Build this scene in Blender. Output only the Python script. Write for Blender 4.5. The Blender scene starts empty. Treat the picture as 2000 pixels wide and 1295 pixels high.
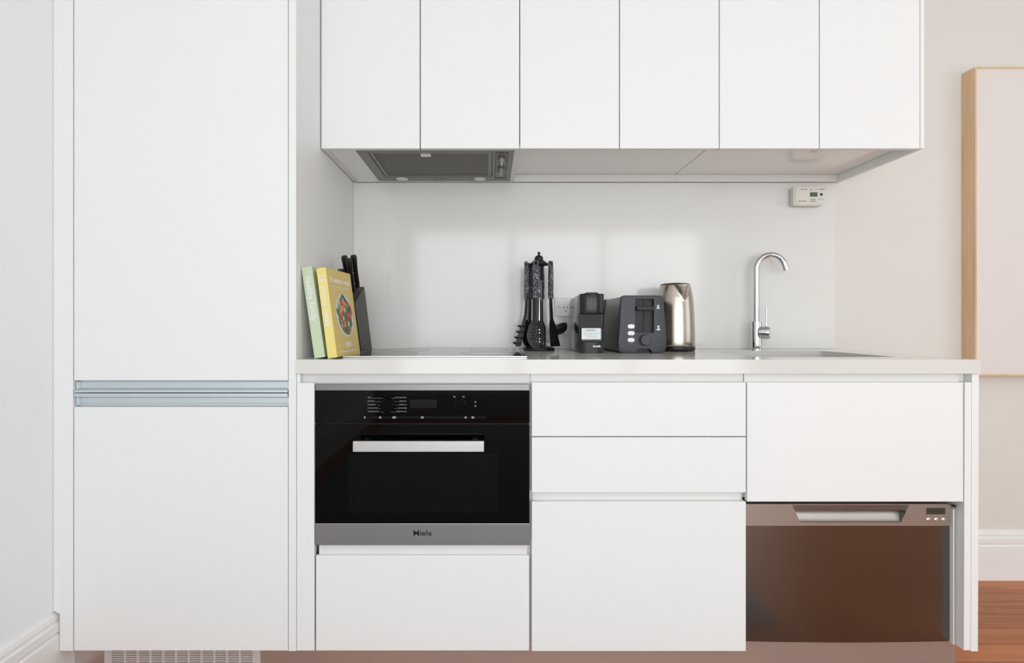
import bpy, bmesh, math, random
from mathutils import Vector, Matrix
random.seed(7)
S = bpy.context.scene
COL = S.collection
PI = math.pi

# ------------------------------------------------------------------ camera
CAM_Y, CAM_Z, F, CX, CY = -2.004, 1.013, 985.0, 955.0, 632.0
cam = bpy.data.cameras.new('camera'); camo = bpy.data.objects.new('camera', cam); COL.objects.link(camo)
camo.location = (0, CAM_Y, CAM_Z); camo.rotation_euler = (PI/2, 0, 0)
cam.sensor_width = 36; cam.lens = F/2000*36
cam.shift_x = (1000-CX)/2000; cam.shift_y = (CY-647.5)/2000
cam.clip_start = 0.02
S.camera = camo

# ------------------------------------------------------------------ world, light, exposure
W = bpy.data.worlds.new('world'); S.world = W; W.use_nodes = True
W.node_tree.nodes['Background'].inputs['Color'].default_value = (0.90, 0.96, 1.0, 1)
W.node_tree.nodes['Background'].inputs['Strength'].default_value = 1.5
vs = S.view_settings
vs.view_transform = 'Standard'; vs.look = 'None'; vs.gamma = 1.0; vs.use_curve_mapping = False
vs.exposure = -0.17
def area(name, loc, rot, sx, sy, power, color):
    l = bpy.data.lights.new(name, 'AREA'); l.shape = 'RECTANGLE'; l.size = sx; l.size_y = sy
    l.energy = power; l.color = color
    o = bpy.data.objects.new(name, l); COL.objects.link(o); o.location = loc; o.rotation_euler = rot
    return o
# fill light added at an unseen right-hand window to brighten the left wall
area('side_fill', (3.52, -1.8, 1.4), (0, PI/2, 0), 1.9, 1.8, 7, (0.88, 0.955, 1.0))
# daylight entering by the wide window in the wall opposite the kitchen
area('rear_daylight', (0.9, -4.72, 1.25), (PI/2, 0, 0), 3.8, 2.0, 83, (0.925, 0.97, 1.0))
FILL_STRENGTH = 1.3

# ------------------------------------------------------------------ materials
def lin(c):
    c /= 255.0
    return c/12.92 if c <= 0.04045 else ((c+0.055)/1.055)**2.4
def rgb(r, g, b): return (lin(r), lin(g), lin(b), 1)
MATS = {}
def mat(name, col, rough=0.5, metal=0.0, spec=0.5, coat=0.0, bump=0.0, bscale=(60, 60, 60), var=0.0, vscale=(4, 4, 4)):
    m = bpy.data.materials.new(name); m.use_nodes = True
    nt = m.node_tree; b = nt.nodes['Principled BSDF']
    b.inputs['Base Color'].default_value = col; b.inputs['Roughness'].default_value = rough
    b.inputs['Metallic'].default_value = metal; b.inputs['Specular IOR Level'].default_value = spec
    b.inputs['Coat Weight'].default_value = coat; b.inputs['Coat Roughness'].default_value = 0.04
    tc = None
    if bump or var:
        tc = nt.nodes.new('ShaderNodeTexCoord')
    if bump:
        mp = nt.nodes.new('ShaderNodeMapping'); mp.inputs['Scale'].default_value = bscale
        n = nt.nodes.new('ShaderNodeTexNoise'); n.inputs['Scale'].default_value = 1.0; n.inputs['Detail'].default_value = 3
        bp = nt.nodes.new('ShaderNodeBump'); bp.inputs['Strength'].default_value = bump; bp.inputs['Distance'].default_value = 0.002
        nt.links.new(tc.outputs['Object'], mp.inputs['Vector']); nt.links.new(mp.outputs[0], n.inputs['Vector'])
        nt.links.new(n.outputs['Fac'], bp.inputs['Height']); nt.links.new(bp.outputs[0], b.inputs['Normal'])
    if var:
        mp = nt.nodes.new('ShaderNodeMapping'); mp.inputs['Scale'].default_value = vscale
        n = nt.nodes.new('ShaderNodeTexNoise'); n.inputs['Scale'].default_value = 1.0; n.inputs['Detail'].default_value = 4
        mx = nt.nodes.new('ShaderNodeMix'); mx.data_type = 'RGBA'
        mx.inputs[6].default_value = tuple(c*(1-var) for c in col[:3])+(1,)
        mx.inputs[7].default_value = tuple(min(1, c*(1+var)) for c in col[:3])+(1,)
        nt.links.new(tc.outputs['Object'], mp.inputs['Vector']); nt.links.new(mp.outputs[0], n.inputs['Vector'])
        nt.links.new(n.outputs['Fac'], mx.inputs[0]); nt.links.new(mx.outputs[2], b.inputs['Base Color'])
    MATS[name] = m
    return m
def emit(name, col, strength):
    m = mat(name, col, 0.5)
    b = m.node_tree.nodes['Principled BSDF']
    b.inputs['Emission Color'].default_value = col; b.inputs['Emission Strength'].default_value = strength
    return m

mat('wall_paint_lit', rgb(245, 248, 249), 0.75, spec=0.25, bump=0.05, bscale=(250, 250, 250), var=0.008)  # whitened wall paint; missing daylight on the left wall is put into the colour
mat('wall_paint', rgb(225, 222, 216), 0.75, spec=0.25, bump=0.05, bscale=(250, 250, 250), var=0.01)
mat('ceiling_paint', rgb(246, 246, 244), 0.8, spec=0.2, bump=0.03, bscale=(250, 250, 250))
mat('trim_paint', rgb(240, 239, 237), 0.4, spec=0.4, var=0.008)
mat('cabinet_white', rgb(240, 240, 239), 0.45, spec=0.3, bump=0.02, bscale=(300, 300, 300), var=0.006)
mat('carcass_white', rgb(232, 231, 228), 0.3, spec=0.5, var=0.006)
mat('soffit_gloss', rgb(248, 246, 242), 0.07, spec=0.5, var=0.006)
mat('splash_gloss', rgb(229, 228, 224), 0.09, spec=0.5, var=0.01, vscale=(1.5, 1.5, 1.5))
mat('stone', rgb(223, 221, 216), 0.10, spec=0.5, var=0.02, vscale=(25, 25, 25))
mat('aluminium', rgb(212, 221, 224), 0.42, metal=0.75, var=0.02, vscale=(3, 200, 200))
mat('dimmed_steel', rgb(134, 133, 131), 0.3, metal=1.0, bump=0.06, bscale=(4, 900, 900), var=0.03, vscale=(3, 300, 300))  # darker copy of the brushed steel; a dimmer reflection put into its colour
mat('brushed_steel', rgb(184, 181, 177), 0.27, metal=1.0, bump=0.06, bscale=(4, 900, 900), var=0.03, vscale=(3, 300, 300))
mat('bright_steel', rgb(214, 213, 209), 0.30, metal=1.0, bump=0.05, bscale=(4, 900, 900), var=0.02, vscale=(3, 300, 300))
mat('fascia_steel', rgb(176, 173, 169), 0.34, metal=0.85, bump=0.04, bscale=(4, 900, 900), var=0.02, vscale=(3, 300, 300))
mat('washer_steel', rgb(122, 120, 117), 0.2, metal=1.0, bump=0.10, bscale=(3, 700, 700), var=0.03, vscale=(40, 3, 3))
mat('kick_steel', rgb(206, 196, 190), 0.36, metal=0.8, bump=0.05, bscale=(4, 600, 600), var=0.03, vscale=(60, 60, 60))
mat('kettle_steel', rgb(186, 176, 165), 0.24, metal=1.0, bump=0.03, bscale=(700, 700, 10), var=0.02)
mat('chrome', rgb(205, 205, 206), 0.06, metal=1.0, var=0.005)
mat('sink_steel', rgb(205, 203, 199), 0.28, metal=0.9, var=0.03, vscale=(200, 4, 200))
mat('oven_glass', rgb(5, 5, 6), 0.03, spec=0.13, var=0.01)
mat('oven_window', rgb(9, 9, 9), 0.06, spec=0.17, var=0.01)
mat('oven_gap', rgb(3, 3, 3), 0.5, var=0.01)
mat('cooktop_glass', rgb(16, 16, 17), 0.05, spec=0.5, var=0.01)
mat('black_plastic', rgb(22, 22, 23), 0.35, spec=0.4, bump=0.03, bscale=(400, 400, 400), var=0.03)
mat('black_gloss', rgb(17, 17, 19), 0.2, spec=0.4, var=0.01)
mat('machine_side', rgb(56, 55, 54), 0.12, spec=0.6, var=0.02)
mat('toaster_grey', rgb(60, 62, 68), 0.42, spec=0.4, bump=0.03, bscale=(500, 500, 500), var=0.02)
mat('toaster_side', rgb(70, 70, 72), 0.16, metal=0.6, var=0.02)
mat('toaster_dark', rgb(44, 45, 48), 0.45, spec=0.3, var=0.02)
mat('nylon', rgb(30, 29, 31), 0.4, spec=0.4, bump=0.02, bscale=(300, 300, 300), var=0.03)
mat('knife_block', rgb(62, 60, 58), 0.5, spec=0.4, bump=0.03, bscale=(200, 200, 200), var=0.04, vscale=(10, 10, 40))
mat('knife_handle', rgb(20, 19, 18), 0.25, spec=0.5, var=0.03)
mat('white_plastic', rgb(236, 236, 236), 0.3, spec=0.5, var=0.006)
mat('grille_white', rgb(204, 195, 191), 0.4, var=0.01)
mat('alarm_plastic', rgb(226, 222, 214), 0.45, spec=0.3, var=0.01)
mat('print_grey', rgb(150, 145, 140), 0.6, var=0.02)
mat('print_white', rgb(235, 235, 235), 0.5, var=0.01)
mat('print_dim', rgb(104, 104, 107), 0.5, var=0.01)
mat('print_icon', rgb(165, 165, 170), 0.5, var=0.01)
mat('print_black', rgb(20, 20, 20), 0.5, var=0.01)
mat('print_blue', rgb(224, 234, 237), 0.6, var=0.02)
mat('lcd', rgb(86, 100, 82), 0.2, var=0.05)
mat('lcd_dark', rgb(62, 64, 54), 0.15, var=0.05)
mat('display_dim', rgb(18, 18, 20), 0.15, spec=0.14, var=0.02)
mat('hood_metal', rgb(126, 124, 116), 0.38, metal=0.35, spec=0.4, var=0.02)
mat('hood_lamp_glass', rgb(236, 234, 226), 0.25, var=0.01)
mat('hood_dark', rgb(42, 41, 37), 0.5, var=0.02)
mat('green_cloth', rgb(203, 216, 184), 0.55, spec=0.3, bump=0.05, bscale=(900, 900, 900), var=0.02)
mat('yellow_cloth', rgb(240, 222, 136), 0.5, spec=0.3, bump=0.03, bscale=(900, 900, 900), var=0.02)
mat('yellow_cover', rgb(226, 201, 122), 0.45, spec=0.3, bump=0.03, bscale=(900, 900, 900), var=0.03)
mat('paper', rgb(232, 227, 214), 0.8, bump=0.2, bscale=(3000, 3, 3), var=0.02)
mat('plate_print', rgb(214, 222, 218), 0.5, var=0.02)
mat('canvas', rgb(228, 222, 217), 0.85, spec=0.1, bump=0.1, bscale=(900, 900, 900), var=0.01)
mat('canvas_edge', rgb(236, 222, 206), 0.7, spec=0.2, var=0.01)
mat('rug', rgb(158, 159, 163), 0.95, spec=0.1, bump=0.4, bscale=(300, 300, 300), var=0.1, vscale=(60, 60, 60))
mat('subfloor', rgb(60, 38, 26), 0.8, var=0.05)
mat('window_glass', rgb(240, 245, 248), 0.02, spec=0.5)
g = MATS['window_glass'].node_tree.nodes['Principled BSDF']; g.inputs['Transmission Weight'].default_value = 1.0; g.inputs['IOR'].default_value = 1.02
emit('fill_diffuser', (1.0, 0.975, 0.94, 1), FILL_STRENGTH)

def wood(name, dark, mid, light, stretch, rough, per_object=True):
    m = bpy.data.materials.new(name); m.use_nodes = True; nt = m.node_tree; b = nt.nodes['Principled BSDF']
    geo = nt.nodes.new('ShaderNodeNewGeometry'); oi = nt.nodes.new('ShaderNodeObjectInfo')
    mul = nt.nodes.new('ShaderNodeMath'); mul.operation = 'MULTIPLY'; mul.inputs[1].default_value = 37.0
    add = nt.nodes.new('ShaderNodeVectorMath'); add.operation = 'ADD'
    mp = nt.nodes.new('ShaderNodeMapping'); mp.inputs['Scale'].default_value = stretch
    n = nt.nodes.new('ShaderNodeTexNoise'); n.inputs['Scale'].default_value = 1.0; n.inputs['Detail'].default_value = 6; n.inputs['Distortion'].default_value = 0.6
    r = nt.nodes.new('ShaderNodeValToRGB')
    r.color_ramp.elements[0].position = 0.25; r.color_ramp.elements[0].color = dark
    r.color_ramp.elements[1].position = 0.8; r.color_ramp.elements[1].color = light
    e = r.color_ramp.elements.new(0.5); e.color = mid
    nt.links.new(oi.outputs['Random'], mul.inputs[0])
    nt.links.new(geo.outputs['Position'], add.inputs[0]); nt.links.new(mul.outputs[0], add.inputs[1])
    nt.links.new(add.outputs[0], mp.inputs['Vector']); nt.links.new(mp.outputs[0], n.inputs['Vector']); nt.links.new(n.outputs['Fac'], r.inputs[0])
    out = r.outputs[0]
    if per_object:
        hs = nt.nodes.new('ShaderNodeHueSaturation')
        mr = nt.nodes.new('ShaderNodeMapRange'); mr.inputs[3].default_value = 0.82; mr.inputs[4].default_value = 1.15
        nt.links.new(oi.outputs['Random'], mr.inputs[0]); nt.links.new(mr.outputs[0], hs.inputs['Value']); nt.links.new(out, hs.inputs['Color'])
        out = hs.outputs[0]
    nt.links.new(out, b.inputs['Base Color'])
    bp = nt.nodes.new('ShaderNodeBump'); bp.inputs['Strength'].default_value = 0.08; bp.inputs['Distance'].default_value = 0.002
    nt.links.new(n.outputs['Fac'], bp.inputs['Height']); nt.links.new(bp.outputs[0], b.inputs['Normal'])
    b.inputs['Roughness'].default_value = rough; b.inputs['Specular IOR Level'].default_value = 0.35
    MATS[name] = m
wood('floor_wood', rgb(148, 84, 46), rgb(182, 112, 66), rgb(200, 130, 80), (2.2, 38, 38), 0.38)
wood('frame_oak', rgb(212, 176, 140), rgb(224, 190, 154), rgb(232, 202, 168), (40, 40, 3), 0.55, False)

def cellmat(name, cols, scale, rough=0.5, noise=False):
    m = bpy.data.materials.new(name); m.use_nodes = True; nt = m.node_tree; b = nt.nodes['Principled BSDF']
    tc = nt.nodes.new('ShaderNodeTexCoord'); v = nt.nodes.new('ShaderNodeTexVoronoi'); v.inputs['Scale'].default_value = scale
    sep = nt.nodes.new('ShaderNodeSeparateColor'); r = nt.nodes.new('ShaderNodeValToRGB'); r.color_ramp.interpolation = 'CONSTANT'
    el = r.color_ramp.elements
    while len(el) > 1: el.remove(el[0])
    el[0].position = 0; el[0].color = cols[0][1]
    for p, c in cols[1:]:
        e = el.new(p); e.color = c
    nt.links.new(tc.outputs['Object'], v.inputs['Vector']); nt.links.new(v.outputs['Color'], sep.inputs[0])
    nt.links.new(sep.outputs[0], r.inputs[0]); nt.links.new(r.outputs[0], b.inputs['Base Color'])
    b.inputs['Roughness'].default_value = rough
    MATS[name] = m
cellmat('salad_print', [(0, rgb(52, 100, 62)), (0.2, rgb(104, 138, 84)), (0.36, rgb(206, 96, 74)), (0.52, rgb(70, 130, 92)), (0.66, rgb(226, 150, 112)), (0.78, rgb(160, 60, 56)), (0.86, rgb(214, 214, 190)), (0.93, rgb(60, 76, 52))], 75)
cellmat('speckle', [(0, rgb(34, 33, 36)), (0.4, rgb(64, 62, 70)), (0.62, rgb(100, 98, 108)), (0.8, rgb(44, 42, 48)), (0.92, rgb(190, 188, 196))], 330, 0.35)
# fine mesh of the extractor filter
m = mat('filter_mesh', rgb(104, 99, 92), 0.5, metal=0.3)
nt = m.node_tree; tc = nt.nodes.new('ShaderNodeTexCoord'); ck = nt.nodes.new('ShaderNodeTexChecker'); ck.inputs['Scale'].default_value = 330
ck.inputs[1].default_value = rgb(118, 113, 105); ck.inputs[2].default_value = rgb(86, 82, 76)
nt.links.new(tc.outputs['Object'], ck.inputs['Vector']); nt.links.new(ck.outputs[0], nt.nodes['Principled BSDF'].inputs['Base Color'])

# ------------------------------------------------------------------ helpers
WORLD = {}
def wm(o): return WORLD.get(o.name, Matrix.Identity(4))
def tag(o, label=None, cat=None, group=None, kind=None):
    if label: o['label'] = label
    if cat: o['category'] = cat
    if group: o['group'] = group
    if kind: o['kind'] = kind
    return o
def thing(name, label, cat, loc, rot=(0, 0, 0), group=None):
    o = bpy.data.objects.new(name, None); COL.objects.link(o)
    o.location = loc; o.rotation_euler = rot; o.empty_display_size = 0.05
    from mathutils import Euler
    WORLD[o.name] = Matrix.Translation(Vector(loc)) @ Euler(rot).to_matrix().to_4x4()
    return tag(o, label, cat, group)
def obj(name, bm, m, parent=None, local=False, smooth=False):
    """link bm as one mesh; vertices are in world space unless local"""
    if parent is not None and not local:
        bm.transform(wm(parent).inverted())
    base = Vector((0, 0, 0))
    if parent is None:
        xs = [v.co for v in bm.verts]
        lo = Vector([min(c[i] for c in xs) for i in range(3)]); hi = Vector([max(c[i] for c in xs) for i in range(3)])
        base = Vector(((lo.x+hi.x)/2, (lo.y+hi.y)/2, lo.z)); bm.transform(Matrix.Translation(-base))
    bmesh.ops.recalc_face_normals(bm, faces=bm.faces[:])
    me = bpy.data.meshes.new(name); bm.to_mesh(me); bm.free()
    if smooth:
        for p in me.polygons: p.use_smooth = True
        me.set_sharp_from_angle(angle=math.radians(smooth if smooth is not True else 40))
    me.materials.append(MATS[m])
    o = bpy.data.objects.new(name, me); COL.objects.link(o); o.location = base
    if parent is not None:
        o.parent = parent; WORLD[o.name] = wm(parent)
    else:
        WORLD[o.name] = Matrix.Translation(base)
    return o
def B(): return bmesh.new()
def box(bm, x0, x1, y0, y1, z0, z1, bev=0.0, seg=2):
    r = bmesh.ops.create_cube(bm, size=1)
    for v in r['verts']:
        v.co = Vector((x0+(v.co.x+.5)*(x1-x0), y0+(v.co.y+.5)*(y1-y0), z0+(v.co.z+.5)*(z1-z0)))
    if bev:
        es = list({e for v in r['verts'] for e in v.link_edges})
        bmesh.ops.bevel(bm, geom=es, offset=bev, segments=seg, affect='EDGES', profile=0.5)
    return bm
def bx(*a, **k): return box(B(), *a, **k)
AX = {'x': lambda u, v, a: Vector((a, u, v)), 'y': lambda u, v, a: Vector((u, a, v)), 'z': lambda u, v, a: Vector((u, v, a))}
def plate(bm, loops, a0, a1, axis='y'):
    """extruded polygon with holes; loops[0] is the outline"""
    f = AX[axis]; es = []
    for lp in loops:
        vs_ = [bm.verts.new(f(u, v, a0)) for u, v in lp]
        es += [bm.edges.new((vs_[i], vs_[(i+1) % len(vs_)])) for i in range(len(vs_))]
    if len(loops) == 1:
        face = bm.faces.new([e.verts[0] for e in es]) if False else bm.faces.new(vs_)
        faces = [face]
    else:
        r = bmesh.ops.triangle_fill(bm, edges=es, use_beauty=True)
        faces = [g_ for g_ in r['geom'] if isinstance(g_, bmesh.types.BMFace)]
    r = bmesh.ops.extrude_face_region(bm, geom=faces)
    d = f(0, 0, a1)-f(0, 0, a0)
    bmesh.ops.translate(bm, verts=[g_ for g_ in r['geom'] if isinstance(g_, bmesh.types.BMVert)], vec=d)
    return bm
def rect(u0, u1, v0, v1): return [(u0, v0), (u1, v0), (u1, v1), (u0, v1)]
def rrect(u0, u1, v0, v1, r, n=5):
    p = []
    for cu, cv, a in ((u1-r, v1-r, 0), (u0+r, v1-r, PI/2), (u0+r, v0+r, PI), (u1-r, v0+r, 1.5*PI)):
        p += [(cu+r*math.cos(a+PI/2*i/n), cv+r*math.sin(a+PI/2*i/n)) for i in range(n+1)]
    return p
def circ(u, v, ru, rv=None, n=24):
    rv = ru if rv is None else rv
    return [(u+ru*math.cos(2*PI*i/n), v+rv*math.sin(2*PI*i/n)) for i in range(n)]
def lathe(bm, prof, c=(0, 0, 0), n=40, rf=None):
    rings = []
    for r, z in prof:
        ring = []
        for i in range(n):
            a = 2*PI*i/n
            rr = r if rf is None else rf(r, z, a)
            ring.append(bm.verts.new((c[0]+rr*math.cos(a), c[1]+rr*math.sin(a), c[2]+z)))
        rings.append(ring)
    for k in range(len(rings)-1):
        for i in range(n):
            bm.faces.new((rings[k][i], rings[k][(i+1) % n], rings[k+1][(i+1) % n], rings[k+1][i]))
    bm.faces.new(rings[0][::-1]); bm.faces.new(rings[-1])
    return bm
def tube(bm, pts, rad, n=16, squash=None):
    pts = [Vector(p) for p in pts]; rings = []; up = None
    for i, p in enumerate(pts):
        t = (pts[min(i+1, len(pts)-1)]-pts[max(i-1, 0)]).normalized()
        if up is None:
            up = Vector((0, 1, 0)) if abs(t.y) < 0.9 else Vector((1, 0, 0))
        s = t.cross(up).normalized(); up = s.cross(t).normalized()
        r = rad[i] if isinstance(rad, (list, tuple)) else rad
        rings.append([bm.verts.new(p+s*math.cos(2*PI*k/n)*r+up*math.sin(2*PI*k/n)*r*(squash or 1)) for k in range(n)])
    for k in range(len(rings)-1):
        for i in range(n):
            bm.faces.new((rings[k][i], rings[k][(i+1) % n], rings[k+1][(i+1) % n], rings[k+1][i]))
    bm.faces.new(rings[0][::-1]); bm.faces.new(rings[-1])
    return bm
def text(name, body, size, m, parent, place, local=False, depth=0.0003, align='CENTER', sx=1.0, bold=0.0):
    """flat printed lettering; place is the matrix that puts the XY text plane in the scene"""
    cu = bpy.data.curves.new(name, 'FONT'); cu.body = body; cu.size = size; cu.align_x = align; cu.align_y = 'CENTER'
    cu.extrude = depth; cu.offset = bold; cu.resolution_u = 3
    o = bpy.data.objects.new(name, cu); COL.objects.link(o)
    dg = bpy.context.evaluated_depsgraph_get(); me = bpy.data.meshes.new_from_object(o.evaluated_get(dg))
    bpy.data.objects.remove(o); bpy.data.curves.remove(cu)
    bm = B(); bm.from_mesh(me); bpy.data.meshes.remove(me)
    bm.transform(place @ Matrix.Diagonal((sx, 1, 1, 1)))
    return obj(name, bm, m, parent, local)
def front(x, y, z): return Matrix.Translation((x, y, z)) @ Matrix.Rotation(PI/2, 4, 'X')   # text facing -Y
def PX(px, D): return (px-CX)/F*D
def PZ(py, D): return CAM_Z-(py-CY)/F*D
def DY(y): return y-CAM_Y          # depth of a plane y
D1 = DY(-0.598)                     # base and tall fronts
D2 = DY(-0.400)                     # wall cabinet fronts
X1 = lambda p: PX(p, D1)
Z1 = lambda p: PZ(p, D1)
X2 = lambda p: PX(p, D2)

# ------------------------------------------------------------------ the room
XL, XR, YR, ZC = -1.215, 3.4, -4.6, 2.75
fl = obj('floor', bx(XL-.1, XR+.1, YR-.1, 0.1, -0.06, -0.014), 'subfloor'); tag(fl, 'warm brown wooden plank floor', 'floor', kind='structure')
pm = None
PW = 0.082
row = 0; y = -0.001
while y-PW > YR:
    x = XL-random.random()*1.2
    while x < XR:
        L = random.uniform(1.3, 2.2)
        a, b_ = max(x, XL), min(x+L, XR)
        if b_-a > 0.02:
            if pm is None:
                o = obj('plank', bx(0, 1, -PW+.0014, 0, -0.0138, 0, bev=0.0), 'floor_wood', fl, local=True); pm = o.data
            else:
                o = bpy.data.objects.new('plank', pm); COL.objects.link(o); o.parent = fl
            o.location = Vector((a, y, 0))-fl.location; o.scale = (b_-a-.0012, 1, 1)
        x += L
    y -= PW; row += 1

tag(obj('wall_back', bx(XL-.1, XR+.1, 0, 0.1, -0.06, ZC), 'wall_paint'), 'white painted wall behind the kitchen', 'wall', kind='structure')
WY0, WY1, WZ0, WZ1 = -2.7, -0.9, 0.45, 2.35
tag(obj('wall_left', bx(XL-.1, XL, YR-.1, 0, -0.06, ZC), 'wall_paint_lit'), 'white wall left of the tall cabinet, extra daylight in its colour', 'wall', kind='structure')
tag(obj('wall_right', plate(B(), [rect(YR-.1, 0, -0.06, ZC), rect(WY0, WY1, WZ0, WZ1)], XR, XR+.1, 'x'), 'wall_paint'), 'white wall right of the picture', 'wall', kind='structure')
# rear wall; small high opening added for a bright spot on the splashback
RX, RZ = 2.93, 2.17
tag(obj('wall_rear', plate(B(), [rect(XL, XR, -0.06, ZC), rect(-1.0, 2.8, .25, 2.25), rect(RX-.10, RX+.10, RZ-.085, RZ+.085)], YR-.1, YR, 'y'), 'wall_paint'), 'white wall opposite the kitchen', 'wall', kind='structure')
tag(obj('ceiling', bx(XL-.1, XR+.1, YR-.1, 0.1, ZC, ZC+.1), 'ceiling_paint'), 'white ceiling', 'ceiling', kind='structure')
w1 = tag(obj('added_window_1', plate(B(), [rect(WY0, WY1, WZ0, WZ1), rect(WY0+.05, (WY0+WY1)/2-.02, WZ0+.05, WZ1-.05), rect((WY0+WY1)/2+.02, WY1-.05, WZ0+.05, WZ1-.05)], XR+.03, XR+.07, 'x'), 'trim_paint'), 'added white framed window in the unseen right wall', 'window', kind='structure')  # added out of view as the opening for the side fill light
w2 = tag(obj('highlight_window', plate(B(), [rect(RX-.10, RX+.10, RZ-.085, RZ+.085), rect(RX-.09, RX+.09, RZ-.075, RZ+.075)], YR-.06, YR-.03, 'y'), 'trim_paint'), 'small high opening added in the opposite wall for a splashback highlight', 'window', kind='structure')
VX = [-1.0, .3, 1.5, 2.8]
w3 = tag(obj('window_3', plate(B(), [rect(-1.0, 2.8, .25, 2.25)]+[rect(VX[i]+.04, VX[i+1]-.04, .29, 2.21) for i in range(3)], YR-.07, YR-.03, 'y'), 'trim_paint'), 'wide white framed window in the opposite wall', 'window', kind='structure')
# pale rug added out of view for neutral bounce and appliance reflections
t = thing('added_rug', 'added pale grey rug facing the kitchen, bounces neutral light', 'rug', (-.05, -2.58, 0.0005))
obj('pile', bx(-1.05, 0.95, -4.3, -0.85, .0005, .012, bev=.004), 'rug', t)
for yy in (-4.33, -0.85):
    obj('fringe', bx(-1.05, 0.95, yy, yy+.03, .0005, .004), 'rug', t)
# skirting boards (moulded profile)
prof = [(0, 0), (0.017, 0), (0.017, 0.142), (0.013, 0.147), (0.013, 0.150), (0.016, 0.155), (0.016, 0.176), (0.011, 0.180), (0.011, 0.184), (0.012, 0.190), (0.009, 0.200), (0, 0.206)]
bm = plate(B(), [[(XL+p, q) for p, q in prof]], YR, -0.002, 'y')
tag(obj('baseboard_left', bm, 'trim_paint'), 'white moulded skirting board on the left wall', 'baseboard', kind='structure')
bm = plate(B(), [[(-p, q*0.94) for p, q in prof]], 1.39, XR, 'x')
tag(obj('baseboard_back', bm, 'trim_paint'), 'white moulded skirting board under the picture', 'baseboard', kind='structure')
# invented fill lamps on the unseen ceiling, added to brighten the room
for i, (lx, ly) in enumerate(((-0.35, -2.3), (1.1, -2.3), (0.4, -3.4), (2.3, -2.6))):
    t = thing('fill_lamp', ['added round fill lamp nearest the left wall', 'added round fill lamp in front of the sink', 'added round fill lamp farthest from the kitchen', 'added round fill lamp nearest the right wall'][i], 'ceiling lamp', (lx, ly, ZC-.07), group='added ceiling fill lamps')
    obj('housing', lathe(B(), [(0.30, 0.045), (0.31, 0.05), (0.31, 0.0699), (0.30, 0.0699)], (lx, ly, ZC-.07)), 'trim_paint', t, smooth=True)
    obj('diffuser', lathe(B(), [(0.05, 0.0), (0.2, 0.004), (0.27, 0.018), (0.295, 0.0445)], (lx, ly, ZC-.07)), 'fill_diffuser', t, smooth=True)

# ------------------------------------------------------------------ tall cabinet
ZT = 2.36
def carcass(bm, x0, x1, y0, y1, z0, z1, t=0.016, top=True, bottom=True):
    box(bm, x0, x0+t, y0, y1, z0, z1); box(bm, x1-t, x1, y0, y1, z0, z1); box(bm, x0+t, x1-t, y1-.006, y1, z0, z1)
    if top: box(bm, x0+t, x1-t, y0, y1-.006, z1-t, z1)
    if bottom: box(bm, x0+t, x1-t, y0, y1-.006, z0, z0+t)
    return bm
PXI = -0.537        # inner face of the tall end panel
t = thing('tall_cabinet', 'tall white handleless cabinet with grey finger-pull channels beside left wall', 'cabinet', (-0.86, -0.3, 0.1))
zb = Z1(1271)
tl, tr = X1(144.5), X1(562.5)
obj('carcass', carcass(B(), tl-.001, X1(564)-.0005, -0.578, -0.004, zb+.004, ZT), 'carcass_white', t)
obj('end_panel', bx(X1(564.2), PXI, -0.600, -0.001, zb, ZT, bev=.0008), 'cabinet_white', t)
obj('filler_panel', plate(B(), [[(XL+.0185, zb), (X1(142.6), zb), (X1(142.6), ZT), (XL+.001, ZT), (XL+.001, 0.212), (XL+.0185, 0.204)]], -0.598, -0.58, 'y'), 'cabinet_white', t)
obj('upper_door', bx(tl, tr, -0.598, -0.579, Z1(743), ZT, bev=.0012), 'cabinet_white', t)
obj('lower_door', bx(tl, tr, -0.598, -0.579, zb, Z1(795), bev=.0012), 'cabinet_white', t)
za, zm, zc = Z1(743.6), Z1(767.5), Z1(794.4)
hr = obj('handle_channel', plate(B(), [[(-.578, za), (-.585, za), (-.581, za-.006), (-.581, Z1(759)), (-.588, Z1(762)), (-.598, Z1(762)), (-.598, zm+.0014), (-.578, zm+.0014)]], tl+.001, tr-.001, 'x'), 'aluminium', t)
hr2 = obj('handle_channel', plate(B(), [[(-.578, zm-.0014), (-.598, zm-.0014), (-.598, Z1(775)), (-.588, Z1(775.5)), (-.581, Z1(779)), (-.581, Z1(788)), (-.586, zc), (-.578, zc)]], tl+.001, tr-.001, 'x'), 'aluminium', t)
for h, q0, q1 in ((hr, Z1(746), Z1(761.5)), (hr2, Z1(776), Z1(792))):
    obj('channel_end', bx(tl+.001, tl+.006, -.592, -.5812, q1, q0, bev=.0006), 'aluminium', h)
    obj('channel_end', bx(tr-.004, tr-.001, -.592, -.5812, q1, q0, bev=.0006), 'aluminium', h)

# ------------------------------------------------------------------ base cabinets
ZW0, ZW1 = PZ(730, DY(-.604)), 0.913         # worktop underside / top
zr = Z1(747)                                  # top of the fronts under the finger rail
zg = ZW0-.001
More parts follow.
